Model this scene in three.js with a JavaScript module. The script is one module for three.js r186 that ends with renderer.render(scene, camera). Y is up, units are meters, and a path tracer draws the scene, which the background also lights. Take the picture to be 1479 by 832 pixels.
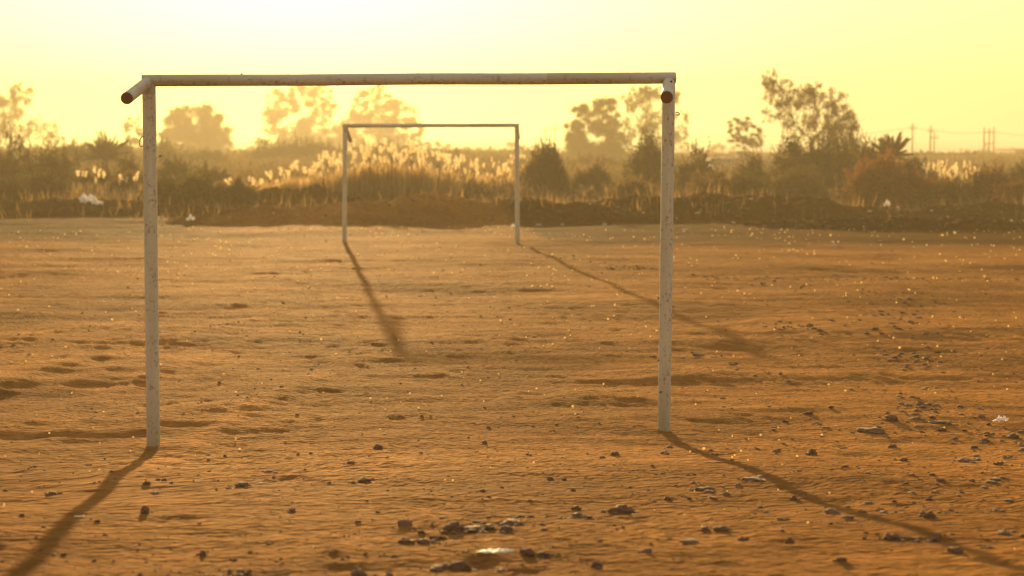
import * as THREE from 'three';
import { ImprovedNoise } from 'three/addons/math/ImprovedNoise.js';
import { mergeGeometries, mergeVertices } from 'three/addons/utils/BufferGeometryUtils.js';

// ---------------------------------------------------------------- camera, sky, sun, exposure
const EXPOSURE = 4.2;
const F = 2448, CX = 739.5, CY = 416, PITCH = Math.atan(205 / F), EYE = 1.64;   // focal length and centre in photograph pixels
const camera = new THREE.PerspectiveCamera(2 * Math.atan(416 / F) * 180 / Math.PI, 1479 / 832, 0.1, 3000);
camera.position.set(0, EYE, 0);
camera.rotation.x = -PITCH;
camera.focus = 9.4;
camera.userData.fStop = 3.2;

// direction of a pixel of the photograph, and the point on it at horizontal depth D
function ray(x, y) {
  const a = (x - CX) / F, b = (CY - y) / F, c = Math.cos(PITCH), s = Math.sin(PITCH);
  return new THREE.Vector3(a, b * c - s, -(c + b * s));
}
function at(x, y, D) { const r = ray(x, y); return r.multiplyScalar(D / -r.z).add(new THREE.Vector3(0, EYE, 0)); }
const px = (D) => D / F;                                                        // metres per photograph pixel at depth D

const scene = new THREE.Scene();
const sunDir = ray(430, -100).normalize();
const SUN_COLOR = new THREE.Color().setRGB(1.0, 0.64, 0.26);
const sun = new THREE.DirectionalLight(SUN_COLOR, 5);
sun.position.copy(sunDir).multiplyScalar(120);
sun.castShadow = true;
sun.shadow.mapSize.set(4096, 4096);
Object.assign(sun.shadow.camera, { left: -40, right: 40, top: 40, bottom: -40, near: 1, far: 300 });
scene.add(sun, sun.target);

{ // a hazy evening sky: pale and warm, brighter round the low sun
  const W = 1024, H = 512, data = new Float32Array(W * H * 4);
  for (let r = 0; r < H; r++) {
    const e = ((r + 0.5) / H - 0.5) * Math.PI, y = Math.sin(e);
    for (let c = 0; c < W; c++) {
      const a = ((c + 0.5) / W - 0.5) * 2 * Math.PI, x = Math.cos(a) * Math.cos(e), z = Math.sin(a) * Math.cos(e);
      const g = Math.acos(Math.min(1, x * sunDir.x + y * sunDir.y + z * sunDir.z)) * 180 / Math.PI;
      const up = Math.max(0, y);
      const wide = 1.6 * Math.exp(-g / 26), core = 5.2 * Math.exp(-((g / 12.5) ** 2)), glow = wide + core;
      const dome = 0.44 + 0.12 * Math.exp(-up * 3);
      const k = 1 - up * 0.3;
      const i = (r * W + c) * 4;
      data[i] = (dome * 0.98 + glow * 1.0) / EXPOSURE * 1.0;
      data[i + 1] = (dome * (0.90 + 0.06 * (1 - k)) + glow * 0.91) / EXPOSURE;
      data[i + 2] = (dome * (0.54 + 0.8 * up) + wide * 0.43 + core * 0.125) / EXPOSURE;
      data[i + 3] = 1;
    }
  }
  const sky = new THREE.DataTexture(data, W, H, THREE.RGBAFormat, THREE.FloatType);
  sky.mapping = THREE.EquirectangularReflectionMapping;
  sky.magFilter = sky.minFilter = THREE.LinearFilter;
  sky.needsUpdate = true;
  scene.background = sky; scene.environment = sky;
}
scene.fog = new THREE.FogExp2(new THREE.Color().setRGB(1, 0.86, 0.50), 0.0029);

const renderer = new THREE.WebGLRenderer({ antialias: true });
renderer.setSize(1024, 576);
renderer.shadowMap.enabled = true;
renderer.toneMapping = THREE.LinearToneMapping;
renderer.toneMappingExposure = EXPOSURE;

// ---------------------------------------------------------------- helpers
let seed = 12345;
function rnd() { seed = (seed + 0x6D2B79F5) | 0; let t = Math.imul(seed ^ (seed >>> 15), 1 | seed); t = (t + Math.imul(t ^ (t >>> 7), 61 | t)) ^ t; return ((t ^ (t >>> 14)) >>> 0) / 4294967296; }
const rr = (a, b) => a + (b - a) * rnd();
const gauss = () => (rnd() + rnd() + rnd() + rnd() - 2) * 0.87;
const perlin = new ImprovedNoise();
const n2 = (x, y, z = 0.37) => perlin.noise(x, y, z);
const sstep = (a, b, x) => { const t = Math.min(1, Math.max(0, (x - a) / (b - a))); return t * t * (3 - 2 * t); };
const V = (x, y, z) => new THREE.Vector3(x, y, z);

const used = {};
function numbered(name) { const k = used[name] = (used[name] ?? -1) + 1; return k ? `${name}_${String(k).padStart(3, '0')}` : name; }
function tag(o, label, category, group) { Object.assign(o.userData, { label, category }); if (group) o.userData.group = group; return o; }
function shade(o) { o.traverse((m) => { if (m.isMesh) m.castShadow = m.receiveShadow = true; }); return o; }
function thing(name, label, category, pos = [0, 0, 0], group) {
  const o = new THREE.Group(); o.name = numbered(name); o.position.set(...pos); scene.add(o); return tag(o, label, category, group);
}
function part(name, geo, mat, parent) { const m = new THREE.Mesh(geo, mat); m.name = name; m.castShadow = m.receiveShadow = true; parent.add(m); return m; }
function struct(name, geo, mat, label) { const m = part(numbered(name), geo, mat, scene); m.userData.kind = 'structure'; if (label) m.userData.label = label; return m; }

// soup of triangles with colours
class Soup {
  constructor() { this.p = []; this.c = []; }
  tri(a, b, c, col) { this.p.push(a.x, a.y, a.z, b.x, b.y, b.z, c.x, c.y, c.z); for (let i = 0; i < 3; i++) this.c.push(col[0], col[1], col[2]); }
  leaf(o, dir, side, len, wid, col) {           // a rhombus leaf folded along its rib
    const n = dir.clone().cross(side).normalize().multiplyScalar(wid * 0.25);
    const m = o.clone().addScaledVector(dir, len * 0.45), t = o.clone().addScaledVector(dir, len);
    const l = m.clone().addScaledVector(side, wid / 2).add(n), r = m.clone().addScaledVector(side, -wid / 2).add(n);
    this.tri(o, l, t, col); this.tri(o, t, r, col);
  }
  blade(o, tip, bend, wid, col) {               // a narrow blade, bent
    const d = tip.clone().sub(o), s = V(-d.z, 0, d.x); if (s.lengthSq() < 1e-8) s.set(1, 0, 0);
    s.normalize().applyAxisAngle(V(0, 1, 0), rr(0, 3.1)).multiplyScalar(wid / 2);
    const m = o.clone().lerp(tip, 0.55).add(bend);
    const a = o.clone().add(s), b = o.clone().sub(s), c = m.clone().addScaledVector(s, 0.8), e = m.clone().addScaledVector(s, -0.8);
    this.tri(a, b, c, col); this.tri(b, e, c, col); this.tri(c, e, tip, col);
  }
  geo() {
    const g = new THREE.BufferGeometry();
    g.setAttribute('position', new THREE.BufferAttribute(new Float32Array(this.p), 3));
    g.setAttribute('color', new THREE.BufferAttribute(new Float32Array(this.c), 3));
    g.computeVertexNormals();
    return g;
  }
}
// a tube through points with a radius at each
function tube(pts, radii, seg = 6, capped = false, vScale = 1) {
  const P = [], U = [], I = []; let len = 0;
  const frames = pts.map((p, i) => { const a = pts[Math.max(0, i - 1)], b = pts[Math.min(pts.length - 1, i + 1)]; return b.clone().sub(a).normalize(); });
  let side = Math.abs(frames[0].y) > 0.9 ? V(1, 0, 0) : V(0, 1, 0);
  pts.forEach((p, i) => {
    if (i) len += p.distanceTo(pts[i - 1]);
    const t = frames[i]; side = side.clone().addScaledVector(t, -side.dot(t)).normalize(); const up = t.clone().cross(side);
    for (let k = 0; k <= seg; k++) { const a = k / seg * 2 * Math.PI; const q = p.clone().addScaledVector(side, Math.cos(a) * radii[i]).addScaledVector(up, Math.sin(a) * radii[i]); P.push(q.x, q.y, q.z); U.push(k / seg, len * vScale); }
    if (i) for (let k = 0; k < seg; k++) { const a = (i - 1) * (seg + 1) + k, b = a + seg + 1; I.push(a, a + 1, b, b, a + 1, b + 1); }
  });
  if (capped) for (const e of [0, pts.length - 1]) { const c = P.length / 3; P.push(pts[e].x, pts[e].y, pts[e].z); U.push(0.5, e ? len * vScale : 0); for (let k = 0; k < seg; k++) { const a = e * (seg + 1) + k; e ? I.push(a, a + 1, c) : I.push(a + 1, a, c); } }
  const g = new THREE.BufferGeometry();
  g.setAttribute('position', new THREE.Float32BufferAttribute(P, 3)); g.setAttribute('uv', new THREE.Float32BufferAttribute(U, 2)); g.setIndex(I); g.computeVertexNormals();
  return g;
}
// periodic noise for tiling textures
function tileNoise(period, s) {
  const g = new Float32Array(period * period * 2); let q = s;
  for (let i = 0; i < period * period; i++) { q = (Math.imul(q, 1664525) + 1013904223) | 0; const a = (q >>> 8) / 16777216 * 6.2832; g[2 * i] = Math.cos(a); g[2 * i + 1] = Math.sin(a); }
  const d = (ix, iy, x, y) => { const k = 2 * (((iy % period) + period) % period * period + ((ix % period) + period) % period); return g[k] * x + g[k + 1] * y; };
  return (u, v) => { const x = u * period, y = v * period, ix = Math.floor(x), iy = Math.floor(y), fx = x - ix, fy = y - iy, sx = fx * fx * fx * (fx * (fx * 6 - 15) + 10), sy = fy * fy * fy * (fy * (fy * 6 - 15) + 10);
    const a = d(ix, iy, fx, fy), b = d(ix + 1, iy, fx - 1, fy), c = d(ix, iy + 1, fx, fy - 1), e = d(ix + 1, iy + 1, fx - 1, fy - 1);
    return (a + (b - a) * sx) + ((c + (e - c) * sx) - (a + (b - a) * sx)) * sy; };
}

// ---------------------------------------------------------------- soil textures
function soilTextures() {
  const N = 1024, bump = new Float32Array(N * N * 4), col = new Uint8Array(N * N * 4);
  const o = [8, 19, 47, 101, 211, 401].map((p, i) => tileNoise(p, 77 + i * 13)), warp = tileNoise(11, 5), tone = tileNoise(5, 9), tone2 = tileNoise(37, 91), speck = tileNoise(260, 31);
  for (let j = 0; j < N; j++) for (let i = 0; i < N; i++) {
    const u = i / N, v = j / N, w = warp(u, v) * 0.02;
    const a = o[0](u + w, v), b = o[1](u + w, v - w), c = o[2](u, v + w), d = o[3](u, v), e = o[4](u, v), f = o[5](u, v);
    let h = 0.5 + 0.30 * a + 0.22 * b - 0.16 * Math.abs(c) + 0.26 * d + 0.16 * e + 0.07 * f;
    h += 0.16 * Math.max(0, e - 0.28) + 0.2 * Math.max(0, d - 0.33);
    const k = (j * N + i) * 4; bump[k] = bump[k + 1] = bump[k + 2] = h; bump[k + 3] = 1;
    const t = 1 + 0.22 * tone(u, v) + 0.16 * tone2(u, v) + 0.30 * c + 0.25 * d + 0.16 * f + 0.18 * (h - 0.5) - 0.5 * Math.max(0, speck(u, v) - 0.3);
    const l = Math.max(0.1, t) * 0.80;
    col[k] = 255 * Math.pow(Math.min(1, l), 1 / 2.2); col[k + 1] = 255 * Math.pow(Math.min(1, l * (0.985 - 0.03 * tone2(u, v))), 1 / 2.2); col[k + 2] = 255 * Math.pow(Math.min(1, l * (0.97 - 0.05 * tone2(u, v))), 1 / 2.2); col[k + 3] = 255;
  }
  const tex = (d, type) => { const t = new THREE.DataTexture(d, N, N, THREE.RGBAFormat, type); t.wrapS = t.wrapT = THREE.RepeatWrapping; t.magFilter = THREE.LinearFilter; t.minFilter = THREE.LinearMipmapLinearFilter; t.generateMipmaps = true; t.needsUpdate = true; return t; };
  const bm = tex(bump, THREE.FloatType), cm = tex(col, THREE.UnsignedByteType); cm.colorSpace = THREE.SRGBColorSpace;
  return [bm, cm];
}
const [soilBump, soilMap] = soilTextures();
const soil = new THREE.MeshPhysicalMaterial({ map: soilMap, bumpMap: soilBump, bumpScale: 0.045, roughness: 0.92, specularIntensity: 0.006, specularColor: new THREE.Color().setRGB(1, 0.8, 0.5), vertexColors: true });
soil.name = 'dry_soil';
const bankSoil = new THREE.MeshPhysicalMaterial({ map: soilMap, bumpMap: soilBump, bumpScale: 0.06, roughness: 1, specularIntensity: 0.02, vertexColors: true });
bankSoil.name = 'loose_soil';
const clodMat = new THREE.MeshStandardMaterial({ color: new THREE.Color().setRGB(0.105, 0.052, 0.020), roughness: 0.95 }); clodMat.name = 'clod_earth';

// ---------------------------------------------------------------- terrain
const trails = [   // tracks of churned clods, in photograph pixels
  [[800, 372], [880, 385], [960, 390], [1050, 400], [1130, 415]],
  [[1040, 395], [1120, 402], [1220, 400], [1330, 400], [1479, 408]],
  [[970, 505], [1040, 520], [1110, 545], [1180, 560], [1300, 590], [1380, 605], [1479, 660]],
  [[1100, 580], [1200, 628], [1260, 622], [1340, 600], [1400, 590]],
  [[960, 640], [1040, 650], [1100, 640], [1180, 632]],
  [[1060, 690], [1180, 680], [1300, 690], [1479, 650]],
  [[1240, 745], [1300, 735], [1380, 700], [1479, 690]],
  [[900, 800], [1000, 770], [1100, 765], [1200, 770], [1300, 770], [1479, 790]],
  [[800, 745], [900, 730], [960, 720], [1060, 700]],
  [[620, 790], [700, 760], [780, 750], [850, 740]],
  [[1150, 470], [1230, 500], [1320, 520], [1330, 560]],
  [[1290, 420], [1310, 470], [1330, 520], [1340, 580], [1300, 640]],
];
const groundDepth = (y) => EYE / Math.tan(Math.atan((y - CY) / F) + PITCH);
// a low rise towards the camera, long swells, small ridges
function Hflat(X, D) {
  const s = 9.2 - D, rise = 0.1 * (s > 0 ? Math.min(s, 8.4) + 0.0 : 0);
  const soft = 0.1 * Math.log(1 + Math.exp(-Math.abs(s) * 1.6)) / 1.6;
  return rise + soft - 0.02;
}
function Hg(X, D) {   // the soil is packed level round the feet of the near goal
  let h = Hraw(X, D);
  for (const f of FEET) { const q = ((X - f[0]) ** 2 + (D - f[1]) ** 2) / 0.9; if (q < 8) { f[3] ??= f[2] - Hraw(f[0], f[1]); h += f[3] * Math.exp(-q); } }
  return h;
}
function Hraw(X, D) {
  let h = Hflat(X, D);
  const far = sstep(60, 42, D);
  const wx = X * 0.35 + n2(X * 0.3, D * 0.3) * 0.6;
  const amp = 0.4 + 0.6 * sstep(-0.25, 0.35, n2(X * 0.22 + 9, D * 0.16 + 3));
  h += far * 0.075 * amp * n2(wx, D * 0.62, 2.1);                       // swells across the view
  h += far * 0.022 * amp * n2(X * 0.6, D * 1.7, 5.3);
  if (D < 48) {
    h += 0.012 * n2(X * 0.9, D * 3.6, 8.8) + 0.008 * n2(X * 2.6, D * 9.0, 1.2);
    const rough = 0.25 + 0.95 * sstep(-0.25, 0.35, n2(X * 0.55, D * 0.5, 13.7) + 0.4 * n2(X * 1.9, D * 1.6, 3.9));
    if (D < 26) h += rough * (0.005 * n2(X * 8, D * 11, 3.1) + 0.0044 * n2(X * 16, D * 18, 4.4));
    if (D < 14) h += rough * 0.003 * n2(X * 27, D * 30, 9.4);
  }
  if (D < 24) h += scuff(X, D);
  for (const g of RIDGES) { const u = (X - g.x) / g.L; if (u * u < 1) { const v = (D - g.d - 0.06 * n2(X * 1.7, g.d) - g.t * (X - g.x)) / g.w; if (v > -4 && v < 4) h += g.h * 0.5 * Math.max(0, 1 + 0.9 * n2(X * 1.3, g.d, 4.2) + 0.5 * n2(X * 4, D * 2, 7)) * (1 - u * u) * (v > 0 ? Math.exp(-v * v * 0.35) : Math.exp(-v * v * 2.2)); } }
  for (const [px0, pz0] of FEET) { const q = ((X - px0) ** 2 + (D - pz0) ** 2) / 0.05; if (q < 8) h += 0.014 * Math.exp(-q) * (1 + 0.5 * n2(X * 12, D * 12)); }
  const tr = track(X, D); if (tr) h += 0.014 * tr;
  // wheel ruts on the left
  for (const [x0, d0, x1, d1] of RUTS) {
    const t = (D - d0) / (d1 - d0); if (t < -0.1 || t > 1.1) continue;
    const u = Math.abs(X - (x0 + (x1 - x0) * t)); if (u > 0.5) continue;
    h += 0.012 * Math.exp(-((u / 0.14) ** 2)) * sstep(-0.1, 0.1, t) * sstep(1.1, 0.9, t) * -1 + 0.008 * Math.exp(-(((u - 0.22) / 0.08) ** 2)) * sstep(-0.1, 0.1, t) * sstep(1.1, 0.9, t);
  }
  return h;
}
// dents left by feet: an oval hollow with a raised rim in some cells of a grid
const hash = (i, j, k) => { let q = Math.imul(i, 374761393) ^ Math.imul(j, 668265263) ^ Math.imul(k, 1274126177); q = Math.imul(q ^ (q >>> 13), 1103515245); return ((q ^ (q >>> 16)) >>> 0) / 4294967296; };
function scuff(X, D) {
  let h = 0; const S = 0.42, ci = Math.floor(X / S), cj = Math.floor(D / S);
  for (let i = ci - 1; i <= ci + 1; i++) for (let j = cj - 1; j <= cj + 1; j++) {
    if (hash(i, j, 1) > 0.42) continue;
    const a = hash(i, j, 2) * 6.28, dx = X - (i + hash(i, j, 3)) * S, dd = D - (j + hash(i, j, 4)) * S, u = (dx * Math.cos(a) + dd * Math.sin(a)) / 0.14, v = (dd * Math.cos(a) - dx * Math.sin(a)) / 0.06, q = u * u + v * v;
    if (q < 6) h += (0.004 + 0.008 * hash(i, j, 5) ** 2) * (-Math.exp(-q * 1.2) + 0.55 * Math.exp(-((Math.sqrt(q) - 1.35) ** 2) * 7));
  }
  return h;
}
const flatPoint = (x, y) => { const r = ray(x, y); for (let d = 3; d < 70; d += 0.02) if (EYE + r.y * d / -r.z < Hflat(0, d)) return [r.x * d / -r.z, d]; };
// long low ridges whose near side lies in shade: x from, x to, y, height in metres, slant
const RIDGES = [[225, 420, 590, 0.05, 0.1], [-20, 300, 619, 0.035, 0.05], [590, 960, 480, 0.05, 0.25], [330, 640, 376, 0.07, 0.1], [860, 965, 622, 0.03, 0], [1060, 1210, 592, 0.03, 0.05], [430, 660, 520, 0.04, 0.1], [820, 1100, 545, 0.03, 0.1], [700, 1000, 577, 0.035, 0.08], [1080, 1260, 468, 0.04, 0.1], [40, 320, 440, 0.04, 0.2], [-40, 140, 396, 0.06, 0.2], [380, 560, 806, 0.02, 0.05], [700, 900, 640, 0.02, 0]]
  .map(([a, b, y, h, t]) => { const p = flatPoint(a, y), q = flatPoint(b, y); return { x: (p[0] + q[0]) / 2, L: (q[0] - p[0]) / 2, d: p[1], h, t, w: 0.10 + 0.016 * p[1] }; });
const FEET = [[at(221, 643, 9.3), 9.3], [at(958.5, 621, 9.62), 9.62]].map(([p, d]) => [p.x, d, p.y]);
// pale drag tracks running away from the camera on the left
const TRACKS = [[[-60, 640], [60, 605], [150, 575], [215, 552], [300, 512], [420, 470]], [[-40, 552], [120, 520], [250, 490], [360, 462]], [[-40, 500], [100, 478], [220, 455]], [[150, 700], [260, 640], [420, 560], [520, 520]]].map((t) => t.map(([x, y]) => flatPoint(x, y)));
function track(X, D) {
  if (X > 0.5 || D < 5 || D > 22) return 0; let best = 0;
  for (const t of TRACKS) for (let i = 0; i < t.length - 1; i++) {
    const [ax, ad] = t[i], [bx, bd] = t[i + 1]; if (D < ad - 0.3 || D > bd + 0.3) continue;
    const q = Math.min(1, Math.max(0, (D - ad) / (bd - ad))), u = (X - ax - (bx - ax) * q) / 0.13; if (u * u < 9) best = Math.max(best, Math.exp(-u * u) * (0.7 + 0.6 * n2(X * 3, D * 3)));
  }
  return best;
}
const RUTS = [[-3.0, 8.4, -2.3, 13], [-3.9, 8.4, -3.1, 13]];
// banks of pushed-up earth: centre X, centre D, half length, half width, height, slant
const BANKS = [
  { name: 'earth_bank', label: 'long low bank of bare brown earth crossing behind the far goal', x: -1.9, d: 38.2, L: 5.6, W: 2.3, h: 0.45, slant: 0.05, s: 1 },
  { name: 'earth_bank', label: 'small low hump of earth behind the left end of the long bank', x: -5.9, d: 46, L: 2.0, W: 1.6, h: 0.55, slant: 0, s: 2 },
  { name: 'earth_bank', label: 'lumpy earth bank right of the near goal below the dark bushes', x: 5.0, d: 40.5, L: 4.6, W: 2.6, h: 0.50, slant: -0.06, s: 3 },
  { name: 'earth_bank', label: 'thin ridge of churned earth in front of the red bush', x: 8.4, d: 34.2, L: 3.6, W: 0.8, h: 0.22, slant: -0.2, s: 4 },
  { name: 'earth_bank', label: 'low earth bank at the right edge of the field', x: 12.2, d: 40, L: 3.2, W: 2.2, h: 0.36, slant: 0.1, s: 5 },
  { name: 'earth_bank', label: 'dark low earth bank at the left edge below the bushes', x: -11.5, d: 42, L: 4.2, W: 2.2, h: 0.35, slant: 0.1, s: 6 },
];
function bump(b, X, D) {
  const u = (X - b.x) / b.L, dd = D - b.d - b.slant * (X - b.x) - 0.5 * n2(X * 0.35, b.s * 3.3, 1.5);
  const e = Math.max(0, 1 - u * u), v = dd / (b.W * (0.75 + 0.25 * e));
  if (e <= 0) return -0.08;
  const prof = Math.exp(-(v * v) * 1.6) - 0.08;
  const lump = 1 + 0.5 * n2(X * 0.8, D * 0.5, b.s) + 0.22 * n2(X * 2.1, D * 1.8, b.s + 7);
  return b.h * Math.pow(e, 0.6) * prof * lump + (prof > 0.1 ? 0.08 * n2(X * 3.7, D * 3.7, b.s) + 0.055 * n2(X * 8, D * 8, b.s) + 0.03 * n2(X * 19, D * 17, b.s) : 0) - 0.03;
}
function H(X, D) { let h = Hg(X, D); for (const b of BANKS) if (Math.abs(X - b.x) < b.L && Math.abs(D - b.d) < b.W * 3) h = Math.max(h, Hg(X, D) + bump(b, X, D)); return h; }
function ground(x, y) {  // where the line of sight through a pixel meets the ground
  const r = ray(x, y); let lo = 3, hi = 70;
  for (let d = 3; d < 70; d += 0.1) { if (EYE + r.y * d / -r.z < Hflat(r.x * d / -r.z, d)) { hi = d; lo = d - 0.1; break; } }
  const d = (lo + hi) / 2, X = r.x * d / -r.z; return { X, D: d, p: V(X, H(X, d), -d) };
}
function soilColor(X, D) {
  const a = n2(X * 0.13, D * 0.11, 4.4), b = n2(X * 0.7, D * 0.9, 6.1), c = n2(X * 2.4, D * 3.4, 7.7);
  const k = 1 + 0.22 * a + 0.22 * b + 0.16 * c, damp = sstep(0.05, 0.4, n2(X * 0.32 + 4, D * 0.42, 11.3)) * 0.28;
  const s = 0.98 * k * (1 - damp) * (1 + 0.35 * track(X, D));
  const paintedShade = 1 - 0.70 * Math.max(sstep(26.6, 29.6, D + 1.2 * n2(X * 0.3, D * 0.3, 8.1) - 2.5 * sstep(3, 0.5, X) - 9 * sstep(0.8, -0.5, X)), sstep(-4.2, -7.2, X + 1.2 * n2(D * 0.4, X * 0.3, 2)) * sstep(27.5, 32, D + n2(X * 0.5, D * 0.5, 12)));  // shade before the banks and bushes, painted into the soil colour
  return [0.30 * s * paintedShade, 0.142 * s * paintedShade * (1 + 0.04 * b), 0.036 * s * paintedShade * (1 + 0.1 * b)];
}
function sheet(cols, rows, hf, cf) {
  const nx = cols.length, nd = rows.length, P = new Float32Array(nx * nd * 3), U = new Float32Array(nx * nd * 2), C = new Float32Array(nx * nd * 3), I = new Uint32Array((nx - 1) * (nd - 1) * 6);
  for (let j = 0, k = 0; j < nd; j++) for (let i = 0; i < nx; i++, k++) {
    const X = cols[i], D = rows[j]; P[3 * k] = X; P[3 * k + 1] = hf(X, D); P[3 * k + 2] = -D;
    const w = 0.35 * n2(X * 0.21, D * 0.21, 3.3);
    U[2 * k] = (X + D * 0.13) / 4.7 + w; U[2 * k + 1] = (D - X * 0.05) / 3.3 + w * 0.7;
    const c = cf(X, D); C[3 * k] = c[0]; C[3 * k + 1] = c[1]; C[3 * k + 2] = c[2];
  }
  for (let j = 0, q = 0; j < nd - 1; j++) for (let i = 0; i < nx - 1; i++) { const a = j * nx + i, b = a + nx; I[q++] = a; I[q++] = a + 1; I[q++] = b; I[q++] = b; I[q++] = a + 1; I[q++] = b + 1; }
  const g = new THREE.BufferGeometry(); g.setAttribute('position', new THREE.BufferAttribute(P, 3)); g.setAttribute('uv', new THREE.BufferAttribute(U, 2)); g.setAttribute('color', new THREE.BufferAttribute(C, 3)); g.setIndex(new THREE.BufferAttribute(I, 1)); g.computeVertexNormals();
  return g;
}
{
  const cols = []; for (let x = 0; x < 4.6; x += 0.036) cols.push(x); for (let s = 0.036, x = cols.at(-1); x < 240; s *= 1.032) cols.push(x += s);
  const xs = [...cols.slice(1).reverse().map((x) => -x), ...cols];
  const rows = []; for (let d = -60; d < 3.4; d += Math.max(0.3, -d * 0.15 + 0.3)) rows.push(d);
  for (let d = 3.6; d < 58; d += 0.0042 * d) rows.push(d); for (let d = 58.5; d < 440; d *= 1.05) rows.push(d);
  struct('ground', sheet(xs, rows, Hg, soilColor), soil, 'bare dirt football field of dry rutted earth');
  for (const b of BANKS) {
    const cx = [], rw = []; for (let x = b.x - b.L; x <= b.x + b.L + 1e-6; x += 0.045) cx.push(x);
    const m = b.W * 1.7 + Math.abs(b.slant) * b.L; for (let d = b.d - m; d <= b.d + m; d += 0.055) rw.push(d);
    struct(b.name, sheet(cx, rw, (X, D) => Hg(X, D) + bump(b, X, D), (X, D) => { const c = soilColor(X, D), k = b.s === 1 ? 0.95 : 0.62; return [c[0] * k, c[1] * k, c[2] * k]; }), bankSoil, b.label);  // long bank coloured paler than the others to imitate sun glare over it
  }
}

// ---------------------------------------------------------------- goals
function paintTexture(s) {
  const W = 128, N = 1024, col = new Uint8Array(W * N * 4), bmp = new Float32Array(W * N * 4), rgh = new Uint8Array(W * N * 4);
  const a = tileNoise(4, s), b = tileNoise(13, s + 3), c = tileNoise(41, s + 5), d = tileNoise(90, s + 8), streak = tileNoise(16, s + 11);
  for (let j = 0; j < N; j++) for (let i = 0; i < W; i++) {
    const u = i / W, v = j / N, k = (j * W + i) * 4;
    const chip = c(u, v * 4) * 0.6 + b(u, v * 6) * 0.6 + 0.5 * a(u, v * 5) + 0.3 * d(u, v * 5);
    const rust = 0.6 * sstep(0.38, 0.56, chip), dirt = 0.5 + 0.7 * sstep(0.30, 0.14, v) + 0.5 * a(u + 0.3, v) + 0.35 * streak(u, v / 8);
    const base = [0.53 - 0.13 * dirt, 0.545 - 0.15 * dirt, 0.43 - 0.15 * dirt], rc = [0.15, 0.085, 0.045], st = sstep(0.1, 0.4, chip) * 0.4;
    for (let q = 0; q < 3; q++) { let x = base[q] * (1 - st) + rc[q] * 1.3 * st; x = x * (1 - rust) + rc[q] * rust; col[k + q] = 255 * Math.pow(x, 1 / 2.2); }
    col[k + 3] = rgh[k + 3] = 255; bmp[k + 3] = 1;
    bmp[k] = bmp[k + 1] = bmp[k + 2] = 0.6 - 0.4 * rust + 0.12 * d(u, v * 5) + 0.15 * b(u, v * 6); rgh[k] = rgh[k + 1] = rgh[k + 2] = 255 * (0.62 + 0.3 * rust);
  }
  const tex = (q, type) => { const t = new THREE.DataTexture(q, W, N, THREE.RGBAFormat, type); t.wrapS = t.wrapT = THREE.RepeatWrapping; t.magFilter = THREE.LinearFilter; t.minFilter = THREE.LinearMipmapLinearFilter; t.generateMipmaps = true; t.needsUpdate = true; return t; };
  const map = tex(col, THREE.UnsignedByteType); map.colorSpace = THREE.SRGBColorSpace;
  const m = new THREE.MeshStandardMaterial({ map, bumpMap: tex(bmp, THREE.FloatType), bumpScale: 0.0025, roughnessMap: tex(rgh, THREE.UnsignedByteType), roughness: 1 });
  m.name = 'chipped_paint'; return m;
}
const paint = paintTexture(3), paint2 = paintTexture(41);
const rustMat = new THREE.MeshStandardMaterial({ color: new THREE.Color().setRGB(0.20, 0.085, 0.035), roughness: 0.9, bumpMap: soilBump, bumpScale: 0.01 }); rustMat.name = 'rust';
const tapeMat = new THREE.MeshStandardMaterial({ color: new THREE.Color().setRGB(0.02, 0.02, 0.02), roughness: 0.6 }); tapeMat.name = 'black_tape';
const wireMat = new THREE.MeshStandardMaterial({ color: new THREE.Color().setRGB(0.06, 0.045, 0.03), roughness: 0.7, metalness: 0.3 }); wireMat.name = 'wire';
function pipe(a, b, r, v0, wob = 0.0016, seg = 28, n = 24) {
  const pts = [], rad = [], s = rr(0, 50);
  for (let i = 0; i <= n; i++) { const t = i / n; pts.push(a.clone().lerp(b, t).add(V(wob * n2(t * 4, s), wob * n2(t * 4, s + 9), wob * n2(t * 4, s + 4)))); rad.push(r * (1 + 0.012 * n2(t * 9, s + 20))); }
  return tube(pts, rad, seg, true, v0);
}
function goal(label, base, tl, tr, bl, br, rp, rb, stubs, mats) {
  const g = thing('goal_frame', label, 'football goal', base.toArray(), 'football goals');
  const o = (v) => v.clone().sub(base);
  part('post', pipe(o(bl).add(V(0, -0.3, 0)), o(tl), rp, 0.45), mats[0], g);
  part('post', pipe(o(br).add(V(0, -0.3, 0)), o(tr), rp, 0.45), mats[1], g);
  const ax = tr.clone().sub(tl).normalize();
  const bar = part('crossbar', pipe(o(tl).addScaledVector(ax, -rp), o(tr).addScaledVector(ax, rp), rb, 0.45, 0.003), mats[1], g);
  stubs.forEach(([a, b, r]) => {
    const s = part('bracket_pipe', pipe(o(a), o(b), r, 0.6, 0, 28, 6), mats[0], g), d = b.clone().sub(a).normalize();
    part('pipe_end', tube([o(b).addScaledVector(d, -0.004), o(b).addScaledVector(d, 0.004)], [r * 1.02, r * 1.0], 28, true), rustMat, s);
  });
  return [g, o, bar];
}
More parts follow.
